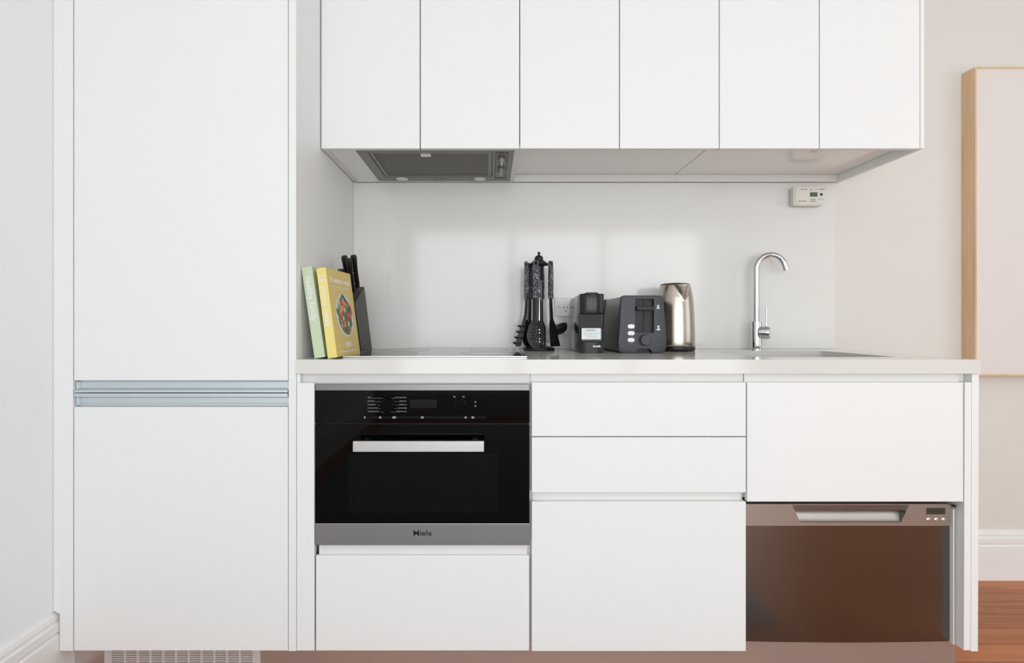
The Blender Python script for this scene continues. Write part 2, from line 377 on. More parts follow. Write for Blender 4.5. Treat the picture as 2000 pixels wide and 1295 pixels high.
# oven housing
t = thing('oven_cabinet', 'white base cabinet housing the built-in oven above a wide drawer', 'cabinet', (-0.19, -0.3, 0.1))
ox0, ox1 = X1(616.2), X1(1034)
obj('carcass', carcass(B(), X1(600), X1(1036.5), -0.577, -0.03, zb+.002, zg, top=False), 'carcass_white', t)
obj('filler_panel', bx(PXI+.001, X1(614), -0.598, -0.5775, zb, Z1(748), bev=.0008), 'cabinet_white', t)
obj('finger_rail', bx(PXI+.001, X1(1036.5), -0.5765, -0.5735, Z1(751), zg), 'carcass_white', t)
obj('rail_edge', bx(PXI+.001, PXI+.011, -0.598, -0.577, Z1(748)+.0005, zg), 'cabinet_white', t)
obj('lower_rail', bx(X1(621), X1(1030), -0.5885, -0.5775, Z1(1092), Z1(1066)), 'carcass_white', t)
obj('drawer', bx(X1(617), X1(1033.5), -0.598, -0.589, zb, Z1(1085), bev=.0012), 'cabinet_white', t)
# drawer stack
t = thing('drawer_cabinet', 'white base cabinet with two shallow drawers above a deep one', 'cabinet', (0.41, -0.3, 0.1))
dx0, dx1 = X1(1038.5), X1(1457)
obj('carcass', carcass(B(), X1(1037), X1(1458), -0.575, -0.03, zb+.002, zg, top=False), 'carcass_white', t)
obj('finger_rail', bx(X1(1037), X1(1458), -0.579, -0.5755, Z1(752), zg), 'carcass_white', t)
obj('middle_rail', bx(X1(1041), X1(1452), -0.582, -0.5755, Z1(988), Z1(958)), 'carcass_white', t)
for a_, c_ in ((747, 852.3), (854.2, 962), (980, 1272)):
    obj('drawer', bx(dx0, dx1, -0.598, -0.5825, Z1(c_), Z1(a_), bev=.0012), 'cabinet_white', t)
# sink cabinet
t = thing('sink_cabinet', 'white single-door base cabinet under the sink, above the dishwasher', 'cabinet', (1.03, -0.3, 0.5))
zs = Z1(976)
obj('carcass', carcass(B(), X1(1459), X1(1883), -0.577, -0.03, zs, zg, top=False), 'carcass_white', t)
obj('finger_rail', bx(X1(1459), X1(1883), -0.582, -0.5775, Z1(752), zg), 'carcass_white', t)
obj('door', bx(X1(1459.5), X1(1881.5), -0.598, -0.5825, Z1(980), zr, bev=.0012), 'cabinet_white', t)
# end panels right of the dishwasher
t = thing('end_panel', 'double white end panel right of the dishwasher, stopping short of the floor', 'panel', (1.35, -0.3, 0.1))
def leaning(x0, x1, y0, y1, z0, z1, dx):
    bm = bx(x0, x1, y0, y1, z0, z1)
    for v in bm.verts:
        v.co.x += dx*(z1-v.co.z)/(z1-z0)
    return bm
obj('inner_board', leaning(X1(1884.5), X1(1897.5), -0.598, -0.02, Z1(1270), zr, -.003), 'cabinet_white', t)
obj('outer_board', leaning(X1(1898.3), X1(1912), -0.598, -0.02, Z1(1272), zg, -.003), 'cabinet_white', t)
obj('top_block', bx(X1(1884.5), X1(1897.5), -0.575, -0.02, zr+.0005, zg), 'carcass_white', t)
# kickboard and grille
KY = -0.545; DK = DY(KY)
kb = obj('kickboard', bx(XL+.018, PX(1866, DK), KY, KY+.012, 0.001, zb-.002, bev=.0005), 'kick_steel'); tag(kb, 'brushed metal kickboard under the base cabinets', 'kickboard')
gx0, gx1 = PX(207, DK), PX(510, DK)
t = thing('vent_grille', 'pale slotted ventilation grille in the kickboard under the tall cabinet', 'grille', ((gx0+gx1)/2, KY-.004, 0.004))
gz0, gz1 = 0.006, zb-.003
obj('frame', plate(B(), [rect(gx0, gx1, gz0, gz1), rect(gx0+.022, gx1-.022, gz0+.012, gz1-.006)], KY-.006, KY-.0005, 'y'), 'grille_white', t)
obj('backing', bx(gx0+.0225, gx1-.0225, KY-.0008, KY-.0003, gz0+.0125, gz1-.0065), 'kick_steel', t)
nb = 11
for i in range(1, nb):
    xx = gx0+.022+(gx1-gx0-.044)*i/nb
    obj('divider', bx(xx-.0035, xx+.0035, KY-.0055, KY-.001, gz0+.0125, gz1-.0065), 'grille_white', t)
zz = gz1-.010
while zz > gz0+.016:
    obj('slat', bx(gx0+.0225, gx1-.0225, KY-.0048, KY-.001, zz-.0033, zz), 'grille_white', t)
    zz -= .0066

# ------------------------------------------------------------------ worktop, sink, tap, cooktop
wx0, wx1 = PXI+.0005, PX(1916.5, DY(-.604))
SX0, SX1, SY0, SY1 = 0.795, 1.222, -0.495, -0.150
wt = obj('worktop', plate(B(), [rect(wx0, wx1, -0.604, -0.0005), rrect(SX0, SX1, SY0, SY1, .015)[::-1]], ZW0, ZW1, 'z'), 'stone')
tag(wt, 'long polished off-white stone worktop over the base cabinets', 'worktop')
t = thing('sink', 'undermounted stainless steel sink bowl in the worktop', 'sink', ((SX0+SX1)/2, (SY0+SY1)/2, ZW0-.17))
bm = B()
o_, i_ = rrect(SX0-.008, SX1+.008, SY0-.008, SY1+.008, .02), rrect(SX0+.002, SX1-.002, SY0+.002, SY1-.002, .014)
plate(bm, [o_, i_[::-1]], ZW0-.165, ZW0-.0005, 'z')
plate(bm, [o_], ZW0-.17, ZW0-.165, 'z')
obj('bowl', bm, 'sink_steel', t, smooth=30)
obj('drain', lathe(B(), [(0.040, 0), (0.042, .002), (0.036, .004), (0.015, .003)], ((SX0+SX1)/2, (SY0+SY1)/2, ZW0-.1645)), 'chrome', t, smooth=True)

TY = -0.062; TD = DY(TY); tx = PX(1477, TD)
t = thing('kitchen_tap', 'tall chrome gooseneck mixer tap behind the sink', 'tap', (tx, TY, ZW1))
s = TD/F
obj('base_ring', lathe(B(), [(.0235, .0002), (.0235, .003), (.021, .005)], (tx, TY, ZW1)), 'chrome', t, smooth=30)
obj('body', lathe(B(), [(.0195, .0045), (.0195, PZ(628, TD)-ZW1-.001), (.0185, PZ(628, TD)-ZW1), (.011, PZ(628, TD)-ZW1)], (tx, TY, ZW1)), 'chrome', t, smooth=30)
zarc = PZ(525, TD); R = 26.5*s
pts = [(tx, TY, PZ(629, TD)), (tx, TY, PZ(600, TD)), (tx, TY, PZ(560, TD)), (tx, TY, zarc)]
for i in range(1, 19):
    a = PI-(PI*0.93)*i/18
    pts.append((tx+R+R*math.cos(a), TY-.012*(i/18), zarc+R*math.sin(a)*1.02))
e0, e1 = Vector(pts[-2]), Vector(pts[-1]); dr = (e1-e0).normalized()
pts.append(tuple(e1+dr*.010))
obj('spout', tube(B(), pts, .0105, 20), 'chrome', t, smooth=True)
ae = obj('aerator', tube(B(), [e1+dr*.0101, e1+dr*.019], .0115, 20), 'chrome', t, smooth=30)
hz = PZ(649.5, TD)
hv = Vector((0.80, -0.60, 0)).normalized(); hc = Vector((tx, TY, hz))
k = obj('handle_barrel', tube(B(), [hc+hv*.012, hc+hv*.040, hc+hv*.047], [.0245, .0245, .021], 28), 'chrome', t, smooth=30)
lc = hc+hv*.034
obj('lever', tube(B(), [lc+Vector((0, 0, .02)), lc+Vector((0, 0, .095))], [.0032, .0026], 10), 'chrome', t, smooth=True)

CKX0, CKX1, CKY0, CKY1 = -0.430, 0.112, -0.523, -0.062
t = thing('induction_cooktop', 'black glass induction cooktop set on the worktop above the oven', 'cooktop', ((CKX0+CKX1)/2, (CKY0+CKY1)/2, ZW1))
obj('glass', bx(CKX0+.002, CKX1-.002, CKY0+.003, CKY1, ZW1+.0003, ZW1+.0045, bev=.001), 'cooktop_glass', t)
obj('front_trim', bx(CKX0, CKX1, CKY0-.001, CKY0+.0028, ZW1+.0003, ZW1+.0048, bev=.0008), 'bright_steel', t)
for sx_ in (CKX0, CKX1-.0018):
    obj('side_trim', bx(sx_, sx_+.0018, CKY0+.003, CKY1, ZW1+.0003, ZW1+.0048), 'bright_steel', t)
for (ux, uy, ur) in ((-0.30, -.17, .085), (0.0, -.17, .07), (-0.30, -.39, .07), (0.0, -.39, .09)):
    obj('cooking_zone', plate(B(), [circ(ux, uy, ur, n=40), circ(ux, uy, ur-.0015, n=40)[::-1]], ZW1+.0045, ZW1+.0047, 'z'), 'print_dim', t)

# ------------------------------------------------------------------ splashback, socket, alarm
sb = obj('splashback', bx(PXI+.0005, PX(1632, DY(-.008)), -0.008, -0.0004, ZW1+.0004, 1.570, bev=.0006), 'splash_gloss')
tag(sb, 'glossy white splashback panel between worktop and wall cabinets', 'splashback')
ty = -.0082; td = DY(ty); qx0 = PX(1083.5, td); qz0, qz1 = PZ(617.5, td), PZ(580.5, td)
t = thing('power_socket', 'white double power socket on the splashback behind the coffee machine', 'socket', (qx0+.058, ty, qz0))
obj('plate', plate(B(), [rrect(qx0, qx0+.116, qz0, qz1, .004)], ty-.009, ty, 'y'), 'white_plastic', t)
for j in (0, 1):
    cx = qx0+.030+.056*j
    bm = lathe(B(), [(.0075, 0), (.0075, .0035), (.0065, .0045)], (0, 0, 0), 20)
    bm.transform(Matrix.Translation((cx-.012, ty-.0091, (qz0+qz1)/2+.004)) @ Matrix.Rotation(PI/2, 4, 'X'))
    obj('switch', bm, 'white_plastic', t, smooth=30)
    for px_, pz_, rr in ((.012, -.004, .5), (.024, -.004, -.5), (.018, -.018, 0)):
        bm = bx(-.0011, .0011, -.0004, 0, -.004, .004); bm.transform(Matrix.Translation((cx+px_-.006, ty-.0091, (qz0+qz1)/2+pz_)) @ Matrix.Rotation(rr, 4, 'Y'))
        obj('pin_slot', bm, 'hood_dark', t)
ad = DY(-.044); ax0, ax1, az0, az1 = PX(1551, ad), PX(1612, ad), PZ(401, ad), PZ(364.5, ad)
t = thing('gas_alarm', 'small white gas alarm with display on the splashback above the tap', 'alarm', ((ax0+ax1)/2, -.0085, az0))
obj('back_plate', bx(ax0+.003, ax1-.003, -.016, -.0085, az0+.003, az1-.003, bev=.002), 'alarm_plastic', t)
bm = plate(B(), [rrect(ax0, ax1, az0, az1, .010, 6)], -.040, -.0165, 'y')
bm2 = [f for f in bm.faces if abs(f.normal.y) > .9 and f.calc_center_median().y < -.03]
obj('body', bm, 'alarm_plastic', t, smooth=30)
obj('front_panel', plate(B(), [rrect(ax0+.007, ax1-.002, az0+.005, az1-.005, .008, 6)], -.0425, -.0402, 'y'), 'alarm_plastic', t)
fy = -.0427
ds = obj('display', bx(PX(1582.5, ad), PX(1597, ad), fy-.0005, fy, PZ(384, ad), PZ(375.5, ad)), 'lcd', t)
bm = lathe(B(), [(.0052, 0), (.0052, .0012), (.004, .002)], n=18); bm.transform(Matrix.Translation((PX(1604.5, ad), fy, PZ(379.8, ad))) @ Matrix.Rotation(PI/2, 4, 'X'))
obj('button', bm, 'hood_dark', t, smooth=30)
for p0, p1, q in ((1565, 1571, 369.5), (1573, 1577, 370), (1583, 1587, 370), (1593, 1596, 370), (1600, 1611, 369.5), (1558, 1576, 393), (1583, 1594, 389.5), (1582, 1594, 393), (1599, 1603, 389), (1606, 1608, 389)):
    obj('printed_mark', bx(PX(p0, ad), PX(p1, ad), fy-.0003, fy, PZ(q+.8, ad), PZ(q-.8, ad)), 'print_grey', t)
for zq in range(4):
    obj('sounder_slot', bx(PX(1561, ad), PX(1572, ad), fy-.0002, fy, PZ(376.2+3*zq, ad), PZ(375.4+3*zq, ad)), 'alarm_plastic', t)

# ------------------------------------------------------------------ wall cabinets
ZU0, ZS = PZ(290, D2), 1.600       # door bottom, recessed underside
edges = [626.5, 820.5, 1015, 1210, 1405, 1600.5, 1797]
names = ['white two-door wall cabinet holding the extractor hood', 'white two-door wall cabinet between hood cabinet and alarm side', 'white two-door wall cabinet above the gas alarm and tap']
HX0, HX1 = -0.430, 0.082
for u in range(3):
    ex0, exm, ex1 = edges[2*u], edges[2*u+1], edges[2*u+2]
    x0, x1 = X2(ex0)+(.0005 if u == 0 else 0), X2(ex1)
    if u == 2: x1 = X2(1797.5)
    t = thing('wall_cabinet', names[u], 'cabinet', ((x0+x1)/2, -.2, ZU0), group='white wall cabinets')
    bm = B()
    zq = ZS+.0165 if u else ZU0+.003
    box(bm, x0+.0003, x0+.016, -.378, -.009, zq if u == 0 else zq, ZT); box(bm, x1-.016, x1-.0003, -.378, -.009, zq if u else ZU0+.003, ZT)
    box(bm, x0+.016, x1-.016, -.015, -.009, ZS+.0165, ZT); box(bm, x0+.016, x1-.016, -.378, -.015, ZT-.016, ZT)
    obj('carcass', bm, 'carcass_white', t)
    if u:
        obj('underside', bx(x0+.0018, x1-.0018, -.378, -.020, ZS, ZS+.016), 'soffit_gloss', t)
        obj('back_rail', bx(x0+.0003, x1-.0003, -.0195, -.0085, ZU0+.002, ZS-.0005), 'carcass_white', t)
    else:
        obj('underside', bx(x0+.0165, HX0-.001, -.378, -.020, ZU0+.005, ZU0+.021), 'soffit_gloss', t)
        obj('underside', bx(HX1+.0005, x1-.0165, -.378, -.020, ZU0+.004, ZU0+.02), 'soffit_gloss', t) if x1-.0165 > HX1+.002 else None
        obj('back_rail', bx(x0+.0165, x1-.0165, -.0195, -.0085, ZU0+.002, ZS-.0005), 'carcass_white', t)
    obj('door', bx(x0+(.0015 if u else .001), X2(exm)-.0015, -.400, -.381, ZU0, ZT, bev=.0012), 'cabinet_white', t)
    obj('door', bx(X2(exm)+.0015, x1-.0015, -.400, -.381, ZU0, ZT, bev=.0012), 'cabinet_white', t)
    if u == 2:
        obj('end_panel', bx(x1+.0003, X2(1805.5), -.400, -.001, ZU0, ZT, bev=.0008), 'cabinet_white', t)

# extractor hood
hzb = ZU0+.0005
t = thing('extractor_hood', 'grey built-in extractor hood under the left wall cabinet', 'extractor hood', ((HX0+HX1)/2, -.2, hzb))
hy0, hy1 = -.377, -.040
obj('housing', bx(HX0+.012, HX1-.012, hy0+.012, hy1-.012, hzb+.012, hzb+.2), 'hood_metal', t)
FX0, FX1 = -.395, .012; FY0, FY1 = -.36, -.088
obj('rim', plate(B(), [rect(HX0, HX1, hy0, hy1), rect(FX0, FX1, FY0, FY1)[::-1]], hzb, hzb+.0115, 'z'), 'hood_metal', t)
fm = obj('filter', bx(FX0+.003, FX1-.003, FY0+.003, FY1-.003, hzb+.003, hzb+.009), 'filter_mesh', t)
obj('filter_frame', plate(B(), [rect(FX0+.003, FX1-.003, FY0+.003, FY1-.003), rect(FX0+.015, FX1-.015, FY0+.012, FY1-.012)[::-1]], hzb+.0005, hzb+.003, 'z'), 'hood_metal', fm)
obj('filter_latch', bx(PX(821, 1.655), PX(841, 1.655), -.352, -.325, hzb-.003, hzb+.003, bev=.001), 'bright_steel', fm)
cp = obj('control_plate', plate(B(), [rect(.022, .064, -.36, -.075), rect(.0245, .0615, -.3575, -.0775)[::-1]], hzb-.0012, hzb, 'z'), 'hood_dark', t)
for ky in (-.300, -.190):
    bm = lathe(B(), [(.0145, 0), (.0145, -.006), (.012, -.016), (.011, -.017)], (.043, ky, hzb), 24)
    kk = obj('knob', bm, 'hood_metal', t, smooth=30)
    obj('grip', bx(.0415, .0445, ky-.012, ky+.012, hzb-.022, hzb-.0172), 'bright_steel', kk)
for lx in (PX(785, 1.94), PX(937, 1.94)):
    l_ = obj('lamp', lathe(B(), [(.023, 0), (.022, -.002), (.018, -.0035)], (lx, -.062, hzb), 24), 'bright_steel', t, smooth=30)
    obj('lens', lathe(B(), [(.017, -.0036), (.010, -.0052), (.003, -.0056)], (lx, -.062, hzb), 20), 'hood_lamp_glass', l_, smooth=True)
for lx in (PX(850, 1.94), PX(861, 1.94), PX(871, 1.94)):
    obj('screw', lathe(B(), [(.003, 0), (.003, -.0008), (.002, -.0012)], (lx, -.062, hzb), 10), 'hood_dark', t)

# ------------------------------------------------------------------ oven
t = thing('built_in_oven', 'built-in black glass oven with steel trims and bar handle', 'oven', ((ox0+ox1)/2, -.6, Z1(1065)))
OY = -.600; DO = DY(OY); xo = lambda p: PX(p, DO); zo = lambda p: PZ(p, DO)
obj('body', bx(ox0+.03, ox1-.03, -.578, -.08, zo(1056), zo(756)), 'hood_dark', t)
obj('top_trim', bx(ox0, ox1, OY, -.5795, zo(763), zo(750.5), bev=.001), 'dimmed_steel', t)
cpn = obj('control_panel', bx(ox0, ox1, OY, -.5795, zo(827), zo(763.3), bev=.0006), 'oven_glass', t)
dr_ = obj('door', bx(ox0, ox1, OY, -.5795, zo(1022), zo(829.5), bev=.0008), 'oven_glass', t)
obj('air_gap', bx(ox0+.002, ox1-.002, OY+.008, -.5797, zo(829.3), zo(827.2)), 'oven_gap', t)
bt = obj('bottom_trim', bx(ox0, ox1, OY-.0005, -.5795, zo(1065), zo(1022.3), bev=.001), 'brushed_steel', t)
text('brand_lettering', 'Miele', .0212, 'print_black', bt, front(xo(825), OY-.0008, zo(1041.5)), sx=1.14, bold=.00022)
# window surround and pane
obj('window_surround', plate(B(), [rect(xo(681), xo(973), zo(1001), zo(886)), rect(xo(691), xo(964), zo(996), zo(893))[::-1]], OY-.0006, OY-.0001, 'y'), 'oven_window', dr_)
obj('window_pane', bx(xo(692), xo(963), OY-.0004, OY-.0001, zo(995), zo(894)), 'oven_window', dr_)
# handle
hd = obj('handle', bx(xo(698)*1.0, xo(946), OY-.048, OY-.034, zo(874.5), zo(854), bev=.0015), 'bright_steel', dr_)
for hx in (xo(716), xo(928)):
    obj('handle_post', bx(hx-.008, hx+.008, OY-.0338, OY-.0002, zo(870), zo(858), bev=.001), 'brushed_steel', dr_)
# knobs
for kx in (758, 896):
    bm = lathe(B(), [(.021, 0), (.021, .004), (.019, .016), (.017, .018)], n=36); bm.transform(Matrix.Translation((xo(kx), OY-.0002, zo(791))) @ Matrix.Rotation(PI/2, 4, 'X'))
    kk = obj('knob', bm, 'oven_glass', cpn, smooth=30)
obj('display', bx(xo(800), xo(853), OY-.0005, OY-.0001, zo(797), zo(780.5)), 'display_dim', cpn)
obj('touch_strip', bx(xo(708), xo(950), OY-.0004, OY-.0001, zo(817.5), zo(813)), 'display_dim', cpn)
rnd = random.Random(3)
def marks(par, x0, x1, zpx, hpx, m, D, y, wmin=2.2, wmax=4.5, name='printed_text'):
    bm = B(); x = x0; S_ = D/F
    while x < x1-.5:
        w = min(rnd.uniform(wmin, wmax), x1-x); hh = hpx*rnd.uniform(.75, 1.0)
        box(bm, PX(x, D), PX(x+w, D), y-.0003, y, PZ(zpx+hh/2, D), PZ(zpx-hh/2, D)); x += w+rnd.uniform(.35, .9)
    return obj(name, bm, m, par)
for zpx, l0, l1, r0, r1 in ((776.5, 725, 748, 764, 771.5), (783.5, 731, 744, 768, 780.5), (790.3, 735, 743, 769, 779.5), (797, 739, 743.5, 767, 777), (803.7, 742, 750, 761, 775)):
    marks(cpn, 718, l0, zpx, 2.6, 'print_dim', DO, OY-.0001, 1.0, 2.2); marks(cpn, l0+1, l1, zpx+1.2, .7, 'print_dim', DO, OY-.0001, 40, 50, 'leader_line')
    marks(cpn, r1, 794.5, zpx, 2.6, 'print_dim', DO, OY-.0001, 1.0, 2.2); marks(cpn, r0, r1-1, zpx+1.2, .7, 'print_dim', DO, OY-.0001, 40, 50, 'leader_line')
for ix, iw in ((712.5, 3), (742.5, 4), (770, 7), (825, 5), (909.5, 4), (923.5, 5)):
    bm = plate(B(), [rrect(xo(ix-iw/2), xo(ix+iw/2), zo(817.3), zo(813.4), .0018, 3), circ(xo(ix), zo(815.3), .0011, n=8)[::-1]], OY-.0007, OY-.0004, 'y')
    obj('touch_icon', bm, 'print_icon', cpn)
for ix, iz in ((887.5, 775), (905.5, 775), (928.5, 785.5), (928.5, 793)):
    obj('printed_icon', plate(B(), [rrect(xo(ix-2), xo(ix+2), zo(iz+1.5), zo(iz-1.5), .001, 3)], OY-.0004, OY-.0001, 'y'), 'print_dim', cpn)

# ------------------------------------------------------------------ dishwasher
WY = -.572; DW = DY(WY); xw = lambda p: PX(p, DW); zw = lambda p: PZ(p, DW)
wl, wr = 0.720, xw(1857)
t = thing('dishwasher', 'stainless steel drawer dishwasher under the sink cabinet', 'dishwasher', ((wl+wr)/2, WY, .093))
obj('tub', bx(wl+.012, wr-.006, -.515, -.04, .11, zs-.003), 'hood_dark', t)
ztop, zmid, zbot = zw(984.5), zw(1027), zw(1255)
def bow(bm, amt=.006):
    for v in bm.verts:
        u = (v.co.x-(wl+wr)/2)/((wr-wl)/2); v.co.y += amt*(u*u)
    return bm
def strip(bm, x0, x1, y0, y1, z0, z1, n=14):
    for i in range(n):
        a, b_ = x0+(x1-x0)*i/n, x0+(x1-x0)*(i+1)/n
        q = [bm.verts.new(p) for p in ((a, y0, z0), (b_, y0, z0), (b_, y0, z1), (a, y0, z1), (a, y1, z0), (b_, y1, z0), (b_, y1, z1), (a, y1, z1))]
        bm.faces.new((q[0], q[1], q[2], q[3])); bm.faces.new((q[5], q[4], q[7], q[6])); bm.faces.new((q[3], q[2], q[6], q[7])); bm.faces.new((q[4], q[5], q[1], q[0]))
        if i == 0: bm.faces.new((q[4], q[0], q[3], q[7]))
        if i == n-1: bm.faces.new((q[1], q[5], q[6], q[2]))
    bmesh.ops.remove_doubles(bm, verts=bm.verts[:], dist=1e-6)
    return bm
obj('front_panel', bow(strip(B(), wl, wr, WY, -.545, zbot, zmid-.0008)), 'washer_steel', t, smooth=30)
hole = [(xw(1563), zw(1020)), (xw(1760), zw(1020)), (xw(1775.5), zw(984.5)-.0025), (xw(1547), zw(984.5)-.0025)]
outer = rect(wl, wr, zmid, ztop)
fa = obj('fascia', plate(B(), [outer, hole[::-1]], WY, -.545, 'y'), 'fascia_steel', t)
# recessed grip: sloping scoop plus darker ceiling strip
bm = B(); gp = [(hole[0][0]+.0004, hole[0][1]+.0004), (hole[1][0]-.0004, hole[1][1]+.0004)]
n = 10; prev = None
for i in range(n+1):
    a = PI/2*i/n
    yy = WY+.003+.022*(i/n)**0.8; zz = hole[0][1]+.0006+.0315*(i/n)
    fr = (zz-hole[0][1])/(hole[2][1]-hole[0][1])
    xa = hole[0][0]+(hole[3][0]-hole[0][0])*fr+.0006; xb = hole[1][0]+(hole[2][0]-hole[1][0])*fr-.0006
    cur = (bm.verts.new((xa, yy, zz)), bm.verts.new((xb, yy, zz)))
    if prev: bm.faces.new((prev[0], prev[1], cur[1], cur[0]))
    prev = cur
r = bmesh.ops.extrude_face_region(bm, geom=bm.faces[:])
bmesh.ops.translate(bm, verts=[g_ for g_ in r['geom'] if isinstance(g_, bmesh.types.BMVert)], vec=(0, .003, -.0002))
obj('grip_scoop', bm, 'bright_steel', fa, smooth=40)
fr = (zw(997)-hole[0][1])/(hole[2][1]-hole[0][1])
xa0 = hole[0][0]+(hole[3][0]-hole[0][0])*fr; xb0 = hole[1][0]+(hole[2][0]-hole[1][0])*fr
obj('grip_lip', plate(B(), [[(xa0, zw(997)), (xb0, zw(997)), (hole[2][0]-.001, hole[2][1]-.0003), (hole[3][0]+.001, hole[3][1]-.0003)]], WY+.003, WY+.010, 'y'), 'dimmed_steel', fa)
ld = obj('display', bx(xw(1809.5), xw(1846), WY-.0006, WY-.0001, zw(1004.5), zw(992)), 'lcd_dark', fa)
for bxp in (1813, 1828, 1842.5):
    bm = lathe(B(), [(.0062, 0), (.0062, .0012), (.0045, .0026), (.002, .003)], n=18); bm.transform(Matrix.Translation((xw(bxp), WY-.0001, zw(1015))) @ Matrix.Rotation(PI/2, 4, 'X'))
    obj('button', bm, 'bright_steel', fa, smooth=40)
    obj('printed_mark', bx(xw(bxp-1.4), xw(bxp+1.4), WY-.0003, WY-.0001, zw(1009.6), zw(1008.4)), 'print_grey', fa)
obj('side_flange', bx(wr+.0008, wr+.0035, -.566, -.3, zbot+.004, ztop-.006), 'fascia_steel', t)
obj('side_seal', bx(wr+.0042, wr+.0075, -.575, -.3, zbot-.004, ztop-.014), 'white_plastic', t)
obj('mounting_bracket', bx(wr+.0003, wr+.0075, -.582, -.573, ztop-.0065, ztop-.0002, bev=.001), 'hood_dark', t)

# ------------------------------------------------------------------ picture on the right wall part
FXL, FZ0, FZ1 = 1.878, PZ(734, 1.947), PZ(130.5, 1.947)
t = thing('framed_picture', 'large blank pale canvas in a slim light oak frame right of the kitchen', 'picture', (FXL+.45, -.03, FZ0))
FXR = FXL+.9
obj('frame_side', bx(FXL, FXL+.006, -.057, -.0005, FZ0, FZ1), 'frame_oak', t); obj('frame_side', bx(FXR-.006, FXR, -.057, -.0005, FZ0, FZ1), 'frame_oak', t)
obj('frame_side', bx(FXL+.006, FXR-.006, -.057, -.0005, FZ0, FZ0+.006), 'frame_oak', t); obj('frame_side', bx(FXL+.006, FXR-.006, -.057, -.0005, FZ1-.006, FZ1), 'frame_oak', t)
obj('inner_edge', plate(B(), [rect(FXL+.0062, FXR-.0062, FZ0+.0062, FZ1-.0062), rect(FXL+.011, FXR-.011, FZ0+.011, FZ1-.011)[::-1]], -.055, -.02, 'y'), 'canvas_edge', t)
obj('canvas', bx(FXL+.0112, FXR-.0112, -.054, -.02, FZ0+.0112, FZ1-.0112), 'canvas', t)

# ------------------------------------------------------------------ cookery books
def book(label, name, pivot, ang, th, H, Wd, cloth, cover, txt, tsize, tcen, yaw=0):
    t = thing(name, label, 'book', pivot, (0, -ang, -yaw), group='cookery books leaning on the tall cabinet')
    c = .0028
    sp = obj('spine', bx(0, th, 0, c, 0, H, bev=.0008), cloth, t, local=True)
    bc = obj('back_cover', bx(0, c, c+.0002, Wd, 0, H, bev=.0006), cover, t, local=True)
    fc = obj('front_cover', bx(th-c, th, c+.0002, Wd, 0, H, bev=.0006), cover, t, local=True)
    obj('pages', bx(c+.0002, th-c-.0002, c+.001, Wd-.004, .004, H-.004), 'paper', t, local=True)
    # spine lettering reads downwards, faces -Y
    M = Matrix.Translation((th/2, -.0002, tcen)) @ Matrix.Rotation(PI/2, 4, 'X') @ Matrix.Rotation(-PI/2, 4, 'Z')
    text('spine_lettering', txt, tsize, 'print_white', sp, M, local=True, bold=.0003)
    return t, fc
gt, gf = book('pale green cookery book leaning against the tall cabinet panel', 'cookery_book', (-.4975, -.566, ZW1+.0003), math.radians(8.3), .030, .262, .200, 'green_cloth', 'green_cloth', 'healthy family', .0235, .17)
yt, yf = book('yellow cookery book with a salad plate on its cover', 'cookery_book', (-.4590, -.568, ZW1+.0003), math.radians(7.6), .0275, .259, .198, 'yellow_cloth', 'yellow_cover', '15 minute meals', .0225, .165, math.radians(4.6))
def onx(y, z): return Matrix.Translation((.0277, y, z)) @ Matrix(((0, 0, 1, 0), (1, 0, 0, 0), (0, 1, 0, 0), (0, 0, 0, 1)))   # text facing +X, reading along +Y
text('cover_title', '15 minute meals', .0245, 'print_white', yf, onx(.100, .226), local=True, bold=.0003)
text('cover_number', '100+', .026, 'print_white', yf, onx(.105, .032), local=True, bold=.0003)
bm = B(); yy = .035
while yy < .165:
    w = rnd.uniform(.004, .011); box(bm, .0276, .0278, yy, yy+w, .011, .015); yy += w+.003
obj('cover_small_print', bm, 'print_white', yf, local=True)
bm = B(); yy = .03
while yy < .165:
    w = rnd.uniform(.004, .011); box(bm, .0276, .0278, yy, yy+w, .205, .2085); yy += w+.003
obj('cover_small_print', bm, 'plate_print', yf, local=True)
pl = obj('plate_picture', plate(B(), [circ(.105, .122, .068, .066, 40)], .0275, .0279, 'x'), 'plate_print', yf, local=True)
pts = [(.105+.060*(1+.10*math.sin(5*a)+.05*math.sin(11*a+1))*math.cos(a), .123+.058*(1+.08*math.sin(4*a+1)+.05*math.sin(9*a))*math.sin(a)) for a in [2*PI*i/48 for i in range(48)]]
obj('salad_picture', plate(B(), [pts], .0279, .0281, 'x'), 'salad_print', pl, local=True)

# ------------------------------------------------------------------ knife block and knives
KX0, KX1 = -.516, -.4385
ld_ = Vector((0, -.458, .889)); pd = Vector((0, -.889, -.458))
pB = Vector((0, -.112, ZW1+.0003)); pT = Vector((0, -.230, 1.142))
pTn = pT+pd*.138; pBn = Vector((0, -.112-.155, ZW1+.0003))
t = thing('knife_block', 'dark grey slanted knife block behind the cookery books', 'knife block', ((KX0+KX1)/2, -.2, ZW1))
obj('block', plate(B(), [[(pB.y, pB.z), (pBn.y, pBn.z), (pTn.y, pTn.z), (pT.y, pT.z)]], KX0, KX1, 'x'), 'knife_block', t)
obj('base_band', bx(KX0-.0004, KX1+.0004, -.268, -.111, ZW1+.0002, ZW1+.0045), 'knife_handle', t)
kn = [(-.4555, .025, .127, 'knife with a thick black handle nearest the right side of the block'), (-.4865, .025, .125, 'knife with a tall black handle at the left back of the block'),
      (-.4620, .062, .128, 'knife with a black handle between the two tallest ones'), (-.4930, .066, .092, 'short black-handled knife almost hidden by the yellow book'), ]
